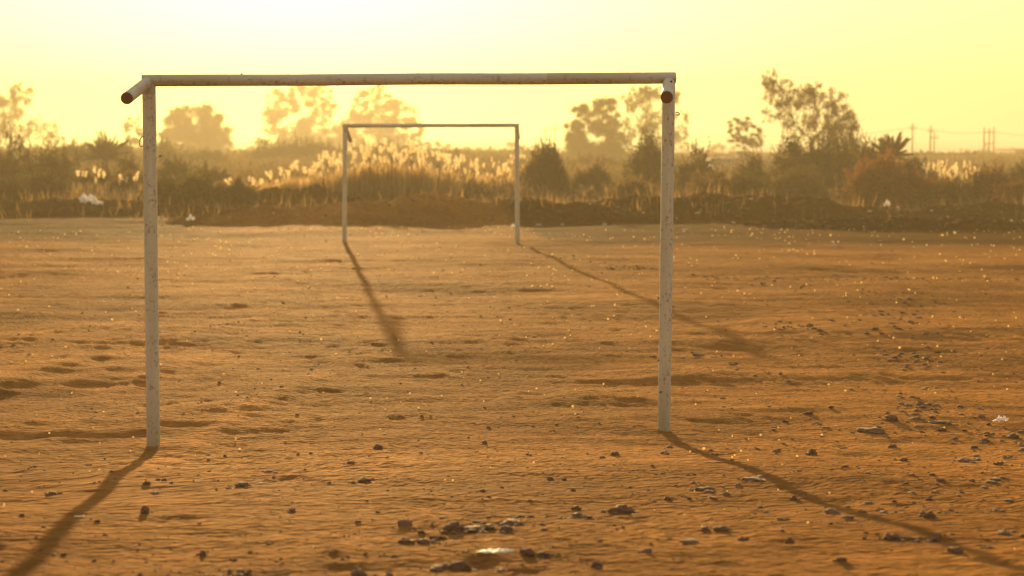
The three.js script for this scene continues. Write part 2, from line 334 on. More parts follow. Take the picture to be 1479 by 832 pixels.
{
  const DL = 9.3, DR = 9.62, top = (x, y, D) => at(x, y, D);
  const bl = at(221, 640, DL), br = at(958.5, 619, DR), tl = top(215, 116.5, DL), tr = top(966, 112.5, DR);
  const base = V((bl.x + br.x) / 2, Math.min(bl.y, br.y), (bl.z + br.z) / 2);
  const eL = at(183, 142, DL - 0.42), eR = at(963, 140.5, DR - 0.40);
  const [g, o] = goal('white painted pipe goal with chipped rusty paint, the near and larger one', base, tl, tr, bl, br, 0.0365, 0.0325,
    [[at(213, 119, DL - 0.01), eL, 0.0315], [at(966, 119, DR - 0.01), eR, 0.0335]], [paint, paint2]);
  // wire hooks left from the net
  const hook = (x, y, D, dx, dy, r = 0.0022, big = 0.02) => { const p = o(at(x, y, D)); const pts = []; for (let i = 0; i <= 8; i++) { const t = i / 8 * 3.6; pts.push(p.clone().add(V(dx * big * Math.sin(t * 0.8), dy * big * (1 - Math.cos(t)) - 0.004, 0.012 * Math.sin(t)))); } part('net_hook', tube(pts, pts.map(() => r), 5, true), wireMat, g); };
  hook(207, 196, DL - 0.02, -1, -1.4, 0.0022, 0.02); hook(228, 226, DL - 0.02, 1, 0.2, 0.0022, 0.022);
  for (const [x, dd] of [[348, 0.2], [603, 0.5], [890, 0.88]]) hook(x, 106.5, DL + (DR - DL) * dd, 1, 0.4, 0.004, 0.006);
  hook(976, 161, DR - 0.02, 1, -0.4, 0.003, 0.02);
  for (const y of [430, 520, 566]) hook(951 + (y % 3), y, DR - 0.03, y > 540 ? 1 : -1, 0.4, 0.003, 0.008);
  const tp = o(at(966.5, 124, DR - 0.12)); const tape = new THREE.BoxGeometry(0.018, 0.012, 0.006); tape.rotateZ(0.6); tape.translate(tp.x + 0.006, tp.y + 0.02, tp.z + 0.035); part('tape_scrap', tape, tapeMat, g);
}
{
  const D0 = 29.4, D1 = 29.1, bl = at(497, 350, D0), br = at(747.5, 351, D1), tl = at(498.5, 181.5, D0), tr = at(746.5, 181, D1);
  bl.y = br.y = -0.05;
  const base = V((bl.x + br.x) / 2, 0, (bl.z + br.z) / 2);
  goal('white painted pipe goal, the far and smaller one in front of the earth bank', base, tl, tr, bl, br, 0.040, 0.034,
    [[at(499, 184, D0 + 0.02), at(506, 203, D0 + 0.8), 0.036], [at(746.5, 184, D1 + 0.02), at(748.5, 199, D1 + 0.8), 0.036]], [paint2, paint]);
}

// ---------------------------------------------------------------- clods
function clodGeo(s, flat, detail = 4) {
  let g = new THREE.IcosahedronGeometry(1, detail); g.deleteAttribute('normal'); g.deleteAttribute('uv'); g = mergeVertices(g, 1e-4); const p = g.attributes.position;
  for (let i = 0; i < p.count; i++) {
    const v = V(p.getX(i), p.getY(i), p.getZ(i)), q = v.clone();
    const k = 1 + 0.45 * n2(q.x * 1.3 + s, q.y * 1.3, q.z * 1.3) + 0.30 * n2(q.x * 3 + s, q.y * 3, q.z * 3 + s) + 0.18 * n2(q.x * 7, q.y * 7 + s, q.z * 7);
    v.multiplyScalar(k); v.y *= flat; p.setXYZ(i, v.x, v.y, v.z);
  }
  g.computeVertexNormals(); return g;
}
const clodShapes = [clodGeo(1.7, 0.75), clodGeo(5.2, 0.6), clodGeo(9.9, 0.9), clodGeo(14.3, 0.5)];
const lowClods = [clodGeo(3.1, 0.7, 2), clodGeo(7.7, 0.55, 2), clodGeo(12.9, 0.85, 2)];
const CLODS = [ // pixel x, y of the foot, width and height in pixels
  [546, 645, 14, 11], [527, 695, 20, 12], [210, 750, 17, 13], [422, 742, 14, 12], [518, 831, 26, 18], [697, 713, 10, 7], [1173, 651, 17, 12], [1306, 668, 11, 9], [1147, 720, 13, 11],
  [1287, 780, 26, 16], [1140, 788, 14, 12], [507, 675, 12, 8], [740, 757, 42, 12], [706, 766, 24, 8], [655, 772, 30, 14], [683, 772, 40, 12], [731, 768, 20, 10], [588, 790, 26, 12], [612, 788, 24, 8], [632, 820, 30, 12], [663, 824, 34, 18],
  [724, 826, 24, 16], [762, 806, 26, 12], [784, 806, 18, 12], [862, 820, 18, 15], [1019, 776, 16, 12], [834, 745, 26, 12], [846, 748, 20, 10], [795, 694, 10, 8], [815, 694, 8, 8], [832, 732, 14, 8],
  [388, 684, 14, 8], [350, 706, 24, 9], [372, 700, 20, 6], [293, 798, 14, 10], [318, 832, 20, 10], [298, 832, 16, 9], [345, 830, 18, 9], [896, 735, 34, 14], [870, 665, 12, 7], [888, 660, 14, 7], [960, 655, 14, 8], [1020, 708, 30, 8], [1090, 697, 34, 9], [964, 718, 14, 8],
  [1128, 756, 14, 9], [1342, 747, 18, 12], [1440, 735, 16, 9], [1464, 628, 20, 9], [1450, 774, 22, 9], [1380, 800, 24, 10], [1290, 640, 14, 10], [1215, 812, 18, 9], [1074, 785, 16, 12], [1042, 773, 22, 8], [225, 718, 14, 6], [237, 697, 9, 6], [228, 695, 7, 5], [212, 704, 11, 6], [325, 652, 8, 6],
  [76, 715, 18, 7], [49, 675, 10, 6], [700, 641, 8, 6], [1460, 655, 18, 9], [1395, 667, 26, 9], [1444, 670, 16, 8], [1260, 623, 40, 9], [1358, 612, 30, 9], [1287, 610, 22, 12], [1314, 780, 20, 9], [1352, 782, 24, 12], [1225, 748, 16, 8],
];
{
  const label = 'dark dry clod of earth lying loose on the bare field', group = 'loose clods of earth on the field';
  const own = { 0: 'lone roundish dark clod in the middle of the field inside the near goal', 1: 'dark clod below and left of the lone clod in the middle of the field', 2: 'round dark clod right of the near left post shadow, beyond the pale scrap', 3: 'dark clod alone in the lower left part of the field', 4: 'big dark clod cut by the bottom edge left of the pale scrap', 5: 'small dark clod halfway between middle and bottom of the field', 6: 'squarish dark clod beside the start of the near right post shadow', 9: 'largest lumpy clod at the lower right beside the right post shadow', 10: 'clod with a long shadow left of the largest lower right clod', 12: 'longest flat lump of earth above the pale scrap near the bottom edge', 34: 'clod at the bottom right of the pale scrap', 41: 'thin stick-like sliver of earth lying on the left of the field', 42: 'flat lump of earth just below the thin sliver on the left', 55: 'long low lump of earth right of the bottom middle' };
  CLODS.forEach(([x, y, w, h], i) => {
    const { p, D } = ground(x, y), m = part(numbered('earth_clod'), clodShapes[i % 4], clodMat, scene);
    const s = w * px(D) / 2.1; m.position.copy(p); m.position.y += h * px(D) * 0.16; m.scale.set(s, h * px(D) / 1.6, s * rr(0.6, 0.9)); m.rotation.y = rr(0, 6.28);
    tag(m, own[i] ?? label, 'earth clod', group);
  });
  const list = []; const M = new THREE.Matrix4(), Q = new THREE.Quaternion(), E = new THREE.Euler();
  const put = (X, D, s, f = 1) => { E.set(rr(-0.4, 0.4), rr(0, 6.28), rr(-0.4, 0.4)); Q.setFromEuler(E); M.compose(V(X, H(X, D) + s * rr(-0.1, 0.15), -D), Q, V(s * rr(0.8, 1.4), s * rr(0.5, 0.9) * f, s * rr(0.8, 1.2))); list.push(M.clone()); };
  for (const t of trails) for (let i = 0; i < t.length - 1; i++) {
    const a = ground(...t[i]), b = ground(...t[i + 1]), L = Math.hypot(a.X - b.X, a.D - b.D), n = Math.round(L * (a.D > 13 ? 34 : 44));
    for (let k = 0; k < n; k++) { const q = rnd(), X = a.X + (b.X - a.X) * q, D = a.D + (b.D - a.D) * q; const clump = n2(X * 2.2, D * 2.2, 21.5); if (clump < -0.02) continue; const sp = 0.12 + 0.018 * D; put(X + gauss() * sp, D + gauss() * sp, 0.005 + 0.020 * rnd() ** 4 + (D > 13 ? 0.006 : 0), 0.8); }
  }
  for (const [x, y, w] of CLODS) { const g = ground(x, y); for (let i = 0; i < 9; i++) { const q = w * px(g.D); put(g.X + gauss() * q * 0.8, g.D + gauss() * q * 1.4, q * (0.05 + 0.22 * rnd() ** 3)); } }
  for (let i = 0; i < 6500; i++) { const D = 4.2 + 30 * rnd() ** 1.7, X = rr(-0.33, 0.33) * D; if (n2(X * 0.9, D * 0.9, 33) < rr(-0.5, 0.25)) continue; put(X, D, 0.002 + 0.008 * rnd() ** 5 + 0.0002 * D); }
  for (let i = 0; i < 1500; i++) { const b = BANKS[[0, 2, 3, 4, 2, 3][i % 6]], X = b.x + rr(-1, 1) * b.L, D = b.d + b.slant * (X - b.x) + gauss() * b.W * 0.9; put(X, D, 0.012 + 0.05 * rnd() ** 4); }
  lowClods.forEach((g, k) => { const sub = list.filter((_, i) => i % 3 === k), m = new THREE.InstancedMesh(g, clodMat, sub.length); sub.forEach((q, i) => m.setMatrixAt(i, q)); m.name = numbered('earth_crumbs'); m.castShadow = m.receiveShadow = true; m.userData.kind = 'stuff'; m.userData.label = 'small dark crumbs of earth strewn over the bare field'; m.userData.category = 'crumbs of earth'; scene.add(m); });
}

// ---------------------------------------------------------------- litter
const plastic = new THREE.MeshPhysicalMaterial({ color: new THREE.Color().setRGB(0.85, 0.82, 0.74), roughness: 0.75, transmission: 0.5, thickness: 0, side: THREE.DoubleSide }); plastic.name = 'thin_plastic';
const flakeMat = plastic.clone(); flakeMat.color.setRGB(0.75, 0.55, 0.25); flakeMat.name = 'thin_flake';
const dull = plastic.clone(); dull.color.setRGB(0.45, 0.40, 0.32); dull.name = 'dusty_plastic';
const card = new THREE.MeshStandardMaterial({ color: new THREE.Color().setRGB(0.62, 0.54, 0.38), roughness: 0.6, side: THREE.DoubleSide }); card.name = 'pale_card';
function crumple(w, d, h, s, n = 10) {
  const P = [], I = [];
  for (let j = 0; j <= n; j++) for (let i = 0; i <= n; i++) {
    const u = i / n * 2 - 1, v = j / n * 2 - 1, e = 1 + 0.25 * n2(u * 1.6 + s, v * 1.6);
    P.push(u * w / 2 * e * (1 - 0.25 * v * v), h * Math.max(0.03, (0.55 + 0.7 * n2(u * 1.7, v * 1.7 + s, s) + 0.5 * n2(u * 4 + s, v * 4, 2)) * (1 - 0.55 * (u * u + v * v) / 1.4)), v * d / 2 * e * (1 - 0.25 * u * u));
  }
  for (let j = 0; j < n; j++) for (let i = 0; i < n; i++) { const a = j * (n + 1) + i, b = a + n + 1; I.push(a, b, a + 1, b, b + 1, a + 1); }
  const g = new THREE.BufferGeometry(); g.setAttribute('position', new THREE.Float32BufferAttribute(P, 3)); g.setIndex(I); g.computeVertexNormals(); return g;
}
function litter(name, label, cat, x, y, w, h, mat, D0, group) {
  const q = ground(x, y), D = D0 ?? q.D, X = at(x, y, D).x, m = part(numbered(name), crumple(w * px(D), w * px(D) * (mat === card ? 0.4 : 0.8), h * px(D) * (mat === card ? 0.5 : 1.3), x * 0.13, 12), mat, scene);
  if (group) m.scale.setScalar(0.7); m.position.set(X, H(X, D) + 0.004, -D); m.rotation.y = (x % 7) * 0.1; tag(m, label, cat, group); return m;
}
litter('paper_scrap', 'flat pale torn scrap lying by the bottom edge among dark clods', 'scrap', 716, 804, 52, 7, card);
litter('paper_scrap', 'small pale scrap left of the near goal post shadow', 'scrap', 115, 752, 16, 4, card);
litter('plastic_scrap', 'crumpled clear plastic piece near the right edge of the field', 'litter', 1445, 613, 22, 9, plastic);
litter('plastic_bag', 'bright white plastic bag below the bushes on the left', 'plastic bag', 127, 308, 26, 16, plastic, 42);
litter('plastic_bag', 'small pale plastic bag beside the bright bag on the left', 'plastic bag', 143, 307, 12, 8, plastic, 41.6);
litter('plastic_bag', 'bright plastic bag on the dark ground right of the near left post', 'plastic bag', 275, 320, 13, 8, plastic, 36.6);
litter('plastic_bag', 'bright plastic bag at the foot of the far goal right post', 'plastic bag', 741, 326, 8, 6, plastic, 34.6);
litter('plastic_bag', 'white plastic bag at the foot of the red bush', 'plastic bag', 1281, 309, 9, 8, plastic, 40.6);
for (const [x, y, w, h, d] of [[1008, 302, 12, 6, 38.6], [929, 296, 7, 5, 38], [976, 303, 10, 4, 38], [873, 321, 10, 6, 35.5], [812, 321, 7, 5, 36], [1085, 298, 9, 4, 40], [1256, 310, 10, 4, 39], [1296, 310, 9, 5, 40.4], [1345, 316, 8, 5, 39], [1368, 317, 10, 4, 38], [1415, 320, 10, 5, 37], [1460, 323, 12, 6, 36.5], [990, 330, 14, 5, 33.6], [1060, 312, 8, 5, 36.6], [852, 306, 6, 5, 38], [1412, 357, 5, 4, 28.6], [1205, 360, 14, 4, 28.2], [778, 321, 12, 4, 35.4], [395, 300, 5, 5, 37], [430, 310, 5, 4, 37]])
  litter('litter_scrap', 'small pale scrap of litter on the earth bank or the ground before it', 'litter', x, y, w, h, dull, d, 'pale scraps of litter by the earth banks');
{
  const flake = crumple(1, 1, 0.5, 4.4, 2), list = [], M = new THREE.Matrix4(), Q = new THREE.Quaternion(), E = new THREE.Euler();
  for (let i = 0; i < 1700; i++) {
    const D = 5 + 29.5 * Math.sqrt(rnd()) ** 1.15, X = rr(-0.33, 0.33) * D; if (n2(X * 0.5, D * 0.5, 55) < rr(-0.45, 0.35)) continue;
    E.set(1.35 + gauss() * 0.5, rr(-0.9, 0.9), 0, 'YXZ'); Q.setFromEuler(E); const s = 0.003 + 0.00072 * D * rr(0.4, 1.3) + 0.006 * rnd() ** 5; M.compose(V(X, H(X, D) + s * 0.55, -D), Q, V(s, s, s)); list.push(M.clone());
  }
  const m = new THREE.InstancedMesh(flake, flakeMat, list.length); list.forEach((q, i) => m.setMatrixAt(i, q)); m.name = 'litter_flakes'; m.userData.kind = 'stuff'; m.userData.label = 'tiny bright flakes of litter glinting all over the field'; m.userData.category = 'litter flakes'; m.castShadow = m.receiveShadow = true; scene.add(m);
}

// ---------------------------------------------------------------- vegetation
const leafMat = (name, t = 0.5) => { const m = new THREE.MeshPhysicalMaterial({ color: 0xffffff, vertexColors: true, roughness: 1, specularIntensity: 0.3, transmission: t, thickness: 0, side: THREE.DoubleSide }); m.name = name; return m; };
const foliage = leafMat('foliage', 0.45), dryLeaf = leafMat('dry_foliage', 0.55), plumeMat = leafMat('plume_fluff', 0.7);
const bark = new THREE.MeshStandardMaterial({ color: new THREE.Color().setRGB(0.13, 0.09, 0.055), roughness: 0.95 }); bark.name = 'bark';
const tint = (c, v) => { const k = 1 + v * gauss(), w = 1 + 0.12 * gauss(); return [c[0] * k * w, c[1] * k, c[2] * k / w]; };

function bend(a, b, sag, n = 5) { const o = V(gauss(), gauss(), gauss()).multiplyScalar(sag * a.distanceTo(b)), pts = []; for (let i = 0; i <= n; i++) { const t = i / n; pts.push(a.clone().lerp(b, t).addScaledVector(o, Math.sin(t * Math.PI)).add(V(gauss(), gauss(), gauss()).multiplyScalar(i && i < n ? 0.012 * a.distanceTo(b) : 0))); } return pts; }
const taper = (n, a, b) => Array.from({ length: n }, (_, i) => a + (b - a) * i / (n - 1));

// lobes: [x, y, rx, ry, density] in photograph pixels, set at depth D with a depth of their own
function tree(name, label, cat, D, foot, lobes, o = {}) {
  const k = px(D), B = at(foot, 300, D); B.y = -0.15;
  const g = thing(name, label, cat, B.toArray(), o.group), leafLen = (o.leaf ?? 3.2) * k, col = o.color ?? [0.085, 0.075, 0.028];
  const L = lobes.map(([x, y, rx, ry, dens = 1]) => ({ c: at(x, y, D).sub(B).add(V(0, 0, gauss() * rx * k * 0.7)), rx: rx * k * (o.big ?? 1.12), ry: ry * k * (o.big ?? 1.12), dens }));
  const low = Math.min(...L.map((l) => l.c.y - l.ry)), topY = Math.max(...L.map((l) => l.c.y));
  const mid = L.reduce((s, l) => s.add(l.c), V(0, 0, 0)).multiplyScalar(1 / L.length);
  const fork = V(mid.x * 0.35, Math.max(0.5, Math.min(low + 0.3 * (topY - low), mid.y * 0.55)), mid.z * 0.3), R = (o.trunk ?? 0.02) * topY;
  part('trunk', tube(bend(V(0, 0, 0), fork, 0.04, 6), taper(7, R * 1.15, R * 0.75), 8), bark, g);
  const S = new Soup(), skel = [{ p: fork.clone(), r: R * 0.75 }];
  L.sort((a, b) => a.c.distanceTo(fork) - b.c.distanceTo(fork));
  for (const l of L) {   // each limb leaves the nearest limb that is already there, below its own crown
    let from = skel[0], score = 1e9; for (const q of skel) { const d = q.p.distanceTo(l.c) + 1.2 * Math.max(0, q.p.y - l.c.y + 0.25 * q.p.distanceTo(l.c)); if (d < score) { score = d; from = q; } }
    const lp = bend(from.p, l.c, 0.12, 6), lr = taper(7, from.r * 0.72, Math.max(R * 0.10, from.r * 0.25)); const parts = [tube(lp, lr, 6)]; lp.forEach((p, i) => i && i < 6 && skel.push({ p, r: lr[i] }));
    const twigs = [];
    const nt = Math.round((o.twigs ?? 26) * Math.sqrt(l.rx * l.ry) / (22 * k));
    for (let i = 0; i < nt; i++) {
      const d = V(gauss(), gauss(), gauss()).normalize(), q = 0.35 + 0.65 * Math.cbrt(rnd()), e = l.c.clone().add(V(d.x * l.rx * q, d.y * l.ry * q, d.z * l.rx * q)), s = lp[3 + Math.floor(rnd() * 4)];
      const tp = bend(s, e, 0.08, 3); parts.push(tube(tp, taper(4, R * 0.12, R * 0.03), 4)); twigs.push(e);
    }
    part('limb', mergeGeometries(parts), bark, g);
    const nl = Math.round((o.count ?? 1) * l.dens * l.rx * l.ry / (leafLen * leafLen) * 34);
    for (let i = 0; i < nl; i++) {
      const e = twigs[Math.floor(rnd() * twigs.length)] ?? l.c, sp = (o.tuft ?? 0.20) * Math.sqrt(l.rx * l.ry) * (rnd() < 0.16 ? 1.9 : 0.95);
      const c = e.clone().add(V(gauss() * sp, gauss() * sp * (o.hang ? 1.2 : 0.8), gauss() * sp));
      const dir = o.hang ? V(gauss() * 0.5, -1, gauss() * 0.5).normalize() : V(gauss(), gauss() * 0.8 + 0.2, gauss()).normalize();
      const side = V(gauss(), gauss(), gauss()).cross(dir).normalize();
      S.leaf(c, dir, side, leafLen * rr(0.6, 1.3), leafLen * (o.hang ? 0.36 : 0.55) * rr(0.7, 1.2), tint(col, 0.22));
    }
  }
  part('crown', S.geo(), foliage, g);
  return g;
}
const GOLD = [0.16, 0.12, 0.04];
tree('eucalyptus_tree', 'loose feathery tree rising above the dark bushes at the left edge', 'tree', 220, 35, [[32, 132, 17, 14], [14, 158, 22, 20], [-8, 165, 22, 26], [52, 186, 30, 14, 0.7], [12, 196, 25, 18], [78, 200, 16, 10, 0.7]], { color: GOLD, hang: true });
tree('slender_tree', 'slender tree just left of the near goal left post', 'tree', 240, 197, [[194, 186, 11, 16], [204, 206, 15, 16], [188, 212, 10, 12]], { color: GOLD, leaf: 3 });
tree('round_tree', 'dense round tree behind the top left corner of the near goal', 'tree', 270, 282, [[283, 176, 34, 22, 1.4], [252, 196, 24, 26, 1.3], [306, 196, 24, 30, 1.4], [278, 210, 44, 26, 1.4], [262, 172, 18, 16], [318, 212, 16, 24]], { color: GOLD, count: 1.3, leaf: 3 });
tree('broad_tree', 'broad pale tree in the glare left of the far goal', 'tree', 420, 445, [[402, 152, 22, 22], [436, 140, 26, 15], [466, 148, 18, 24], [420, 185, 32, 26, 1.2], [462, 196, 44, 28, 1.3], [398, 208, 26, 18], [496, 208, 30, 22, 1.2]], { color: GOLD, count: 1.1, trunk: 0.022 });
tree('broad_tree', 'pale tree standing right behind the left half of the far goal', 'tree', 400, 545, [[540, 144, 24, 18], [520, 166, 14, 22], [568, 172, 30, 24], [540, 192, 42, 28, 1.3], [594, 198, 16, 22], [566, 150, 14, 12, 0.6]], { color: GOLD, count: 1.1, trunk: 0.022 });
tree('dense_tree', 'dense two humped tree between far goal and near goal right post', 'tree', 160, 862, [[836, 176, 17, 24, 1.4], [876, 170, 25, 25, 1.4], [860, 204, 40, 28, 1.5], [829, 212, 14, 24, 1.3], [888, 212, 16, 26, 1.3], [858, 228, 38, 18, 1.3]], { color: [0.11, 0.085, 0.028], count: 1.5, leaf: 2.8 });
tree('weeping_tree', 'weeping airy tree behind the top of the near goal right post', 'tree', 150, 945, [[918, 142, 18, 18], [944, 160, 26, 30], [968, 146, 14, 20], [922, 184, 20, 30, 0.8], [958, 200, 22, 24, 0.8], [984, 180, 10, 24, 0.5], [940, 132, 16, 10]], { color: [0.12, 0.09, 0.03], hang: true, count: 0.9 });
tree('small_tree', 'small bushy tree standing alone left of the tall open tree', 'tree', 120, 1076, [[1064, 184, 11, 13], [1086, 194, 14, 14], [1076, 176, 10, 8], [1070, 204, 16, 10], [1092, 206, 9, 10]], { color: [0.10, 0.07, 0.024], leaf: 2.6 });
tree('open_tree', 'tall open tree with visible curving limbs on the right', 'tree', 78, 1172, [[1112, 112, 10, 12, 0.8], [1126, 132, 17, 18, 0.8], [1140, 158, 17, 16, 0.7], [1160, 140, 15, 16, 0.7], [1178, 154, 20, 22, 0.8], [1206, 150, 14, 18, 0.7], [1214, 180, 20, 20, 0.9], [1190, 186, 20, 18, 0.8], [1152, 184, 14, 14, 0.6], [1108, 166, 8, 9, 0.4], [1228, 176, 10, 16, 0.7], [1176, 128, 12, 8, 0.5]], { color: [0.105, 0.07, 0.026], hang: true, count: 1.0, leaf: 3.2, twigs: 30, tuft: 0.21, big: 1.3, trunk: 0.022 });
for (const [x, D, lobes, label] of [
  [668, 416, [[650, 216, 22, 11], [680, 220, 26, 10], [640, 224, 16, 10]], 'pale far tree seen through the right half of the far goal'],
  [735, 400, [[725, 226, 20, 9], [744, 218, 14, 12], [765, 220, 16, 12]], 'pale far tree beside the far goal right post'],
  [620, 384, [[612, 206, 14, 16], [628, 214, 14, 10]], 'pale far tree just under the far goal crossbar'],
  [350, 384, [[345, 226, 18, 10], [372, 224, 18, 12]], 'low pale far tree in the glare right of the round tree'],
  [1038, 368, [[1036, 214, 13, 10], [1052, 218, 12, 8], [1026, 220, 8, 7]], 'pale far tree left of the small bushy tree'],
  [1394, 380, [[1394, 218, 9, 6], [1380, 222, 6, 3]], 'tiny far tree above the railing on the right'],
  [1422, 380, [[1414, 219, 5, 6], [1425, 217, 5, 7]], 'tiny far tree behind the pole frame on the right'],
  [1458, 380, [[1456, 219, 8, 5], [1466, 221, 7, 4]], 'tiny far tree beside the flat roofed building'],
  [1335, 380, [[1335, 222, 10, 4], [1350, 223, 8, 3]], 'low far tree behind the two slim poles'],
  [800, 416, [[790, 224, 14, 10], [812, 226, 12, 8]], 'low pale far tree between the far goal and the dense tree'],
  [1010, 416, [[1000, 224, 12, 8], [990, 218, 10, 10]], 'low pale far tree just right of the near goal right post'],
  [100, 400, [[95, 224, 20, 12], [118, 222, 14, 10]], 'low pale far tree between the feathery tree and the left palm'],
]) tree('far_tree', label, 'tree', D, x, lobes, { color: [0.13, 0.11, 0.045], leaf: 2.4, count: 1.2, twigs: 12 });

// palms
function palm(label, D, x, yc, yTop, half, col) {
  const B = at(x, 300, D); B.y = H(B.x, D) - 0.05; const g = thing('palm_tree', label, 'palm', B.toArray()), k = px(D), head = at(x, yc, D).sub(B), R = (yc - yTop) * k;
  part('trunk', tube(bend(V(0, 0, 0), head, 0.02, 6), taper(7, 0.20, 0.15), 8), bark, g);
  for (let i = 0; i < 34; i++) {
    const a = i * 2.39996, e = -0.15 + 1.5 * Math.sqrt((i + 0.5) / 34), S = new Soup();
    const out = V(Math.cos(a) * Math.cos(e), Math.sin(e), Math.sin(a) * Math.cos(e)), len = (half * k * Math.cos(e) ** 2 + R * Math.sin(e) ** 2) * rr(0.55, 1.2);
    const P = (t) => head.clone().addScaledVector(out, len * t).add(V(0, -0.18 * len * t * t * Math.cos(e), 0));
    for (let s = 0.18; s < 1; s += 0.035) for (const q of [-1, 1]) {
      const p = P(s), d = P(Math.min(1, s + 0.05)).sub(p).normalize(), sd = V(-d.z, 0.3, d.x).normalize().multiplyScalar(q), dir = d.clone().multiplyScalar(0.8).add(sd.multiplyScalar(0.7)).normalize();
      S.leaf(p, dir, d.clone().cross(dir).normalize(), len * rr(0.2, 0.42) * (1.1 - 0.5 * s), 0.06, tint(col, 0.2));
    }
    const f = part('frond', S.geo(), foliage, g); part('rib', tube([P(0), P(0.3), P(0.6), P(0.95)], [0.02, 0.015, 0.01, 0.005], 4), bark, f);
  }
  return g;
}
palm('spiky fan palm among the bushes left of the near goal', 78, 152, 231, 194, 40, [0.09, 0.07, 0.025]);
palm('dark spiky palm behind the red bush on the right', 60, 1287, 228, 196, 34, [0.05, 0.042, 0.018]);

// bushes: own shape from lobes round a centre
function bush(label, cat, x, top, D, half, o = {}) {
  const k = px(D), B = at(x, 300, D); B.y = H(B.x, D) - 0.03;
  const g = thing(o.name ?? 'bush', label, cat, B.toArray(), o.group), hgt = at(x, top, D).y - B.y, w = half * k, S = new Soup(), col = o.color ?? [0.05, 0.042, 0.016];
  const stems = [];
  const nl = o.lobes ?? 9, lobes = [];
  for (let i = 0; i < nl; i++) { const a = i * 2.4 + rr(0, 0.6), q = Math.sqrt((i + 0.3) / nl), rx = w * rr(0.32, 0.48), c = V(Math.cos(a) * (w - rx) * q * 1.15, 0, Math.sin(a) * (w - rx) * q * 0.8); const hh = hgt * (1 - 0.45 * q * q) * rr(0.66, 1.08); const ry = Math.min(hh * 0.55, rx * 1.6); c.y = hh - ry; lobes.push({ c, rx, ry }); }
  for (const l of lobes) stems.push(tube(bend(V(l.c.x * 0.25, -0.05, l.c.z * 0.25), l.c, 0.06, 4), taper(5, 0.03, 0.01), 5));
  const leaf = (o.leaf ?? 0.10), n = Math.round((o.n ?? 5200));
  for (let i = 0; i < n; i++) {
    const l = lobes[Math.floor(rnd() * lobes.length)]; let p;
    const d = V(gauss(), gauss(), gauss()).normalize(), q = Math.cbrt(0.2 + 0.8 * rnd());
    p = l.c.clone().add(V(d.x * l.rx * q, d.y * l.ry * q, d.z * l.rx * q));
    if (rnd() < 0.33) p.y = rr(0, p.y);
    if (n2(p.x * 2.2 + x, p.y * 2.2, p.z * 2.2) < rr(-0.6, 0.05)) continue;
    if (p.y < 0.02) p.y = rr(0.02, 0.3);
    const outw = V(p.x / w, 0.3 + p.y / hgt, p.z / w).normalize();
    const dir = (o.spiky ? outw.multiplyScalar(1.6).add(V(gauss(), gauss() * 0.6 + 0.5, gauss()).multiplyScalar(0.5)) : V(gauss(), gauss() + 0.25, gauss())).normalize();
    const side = V(gauss(), gauss(), gauss()).cross(dir).normalize(), s = rr(0.6, 1.4);
    S.leaf(p, dir, side, leaf * s * (o.spiky ? 2.2 : 1), leaf * (o.spiky ? 0.22 : 0.55) * s, tint(col, 0.28));
  }
  // shoots that break the outline
  for (let i = 0; i < (o.shoots ?? (o.spiky ? 150 : 110)); i++) { const l = lobes[Math.floor(rnd() * nl)], b = l.c.clone().add(V(gauss() * l.rx * 0.8, l.ry * rr(0.3, 0.9), gauss() * l.rx * 0.6)), t = b.clone().add(V(gauss() * 0.18, hgt * rr(0.05, 0.34), gauss() * 0.18)); for (let j = 0; j < 9; j++) { const p = b.clone().lerp(t, j / 8), dir = V(gauss(), rr(0.2, 1.3), gauss()).normalize(); S.leaf(p, dir, V(gauss(), gauss(), gauss()).cross(dir).normalize(), leaf * 1.1, leaf * 0.4, tint(col, 0.25)); } S.blade(b, t, V(0, 0, 0), 0.012, col); }
  part('stems', mergeGeometries(stems), bark, g); part('foliage', S.geo(), o.dry ? dryLeaf : foliage, g);
  return g;
}
const DARK = [0.045, 0.036, 0.014], OLIVE = [0.075, 0.06, 0.022], RUST = [0.15, 0.062, 0.022], BROWN = [0.12, 0.08, 0.034];
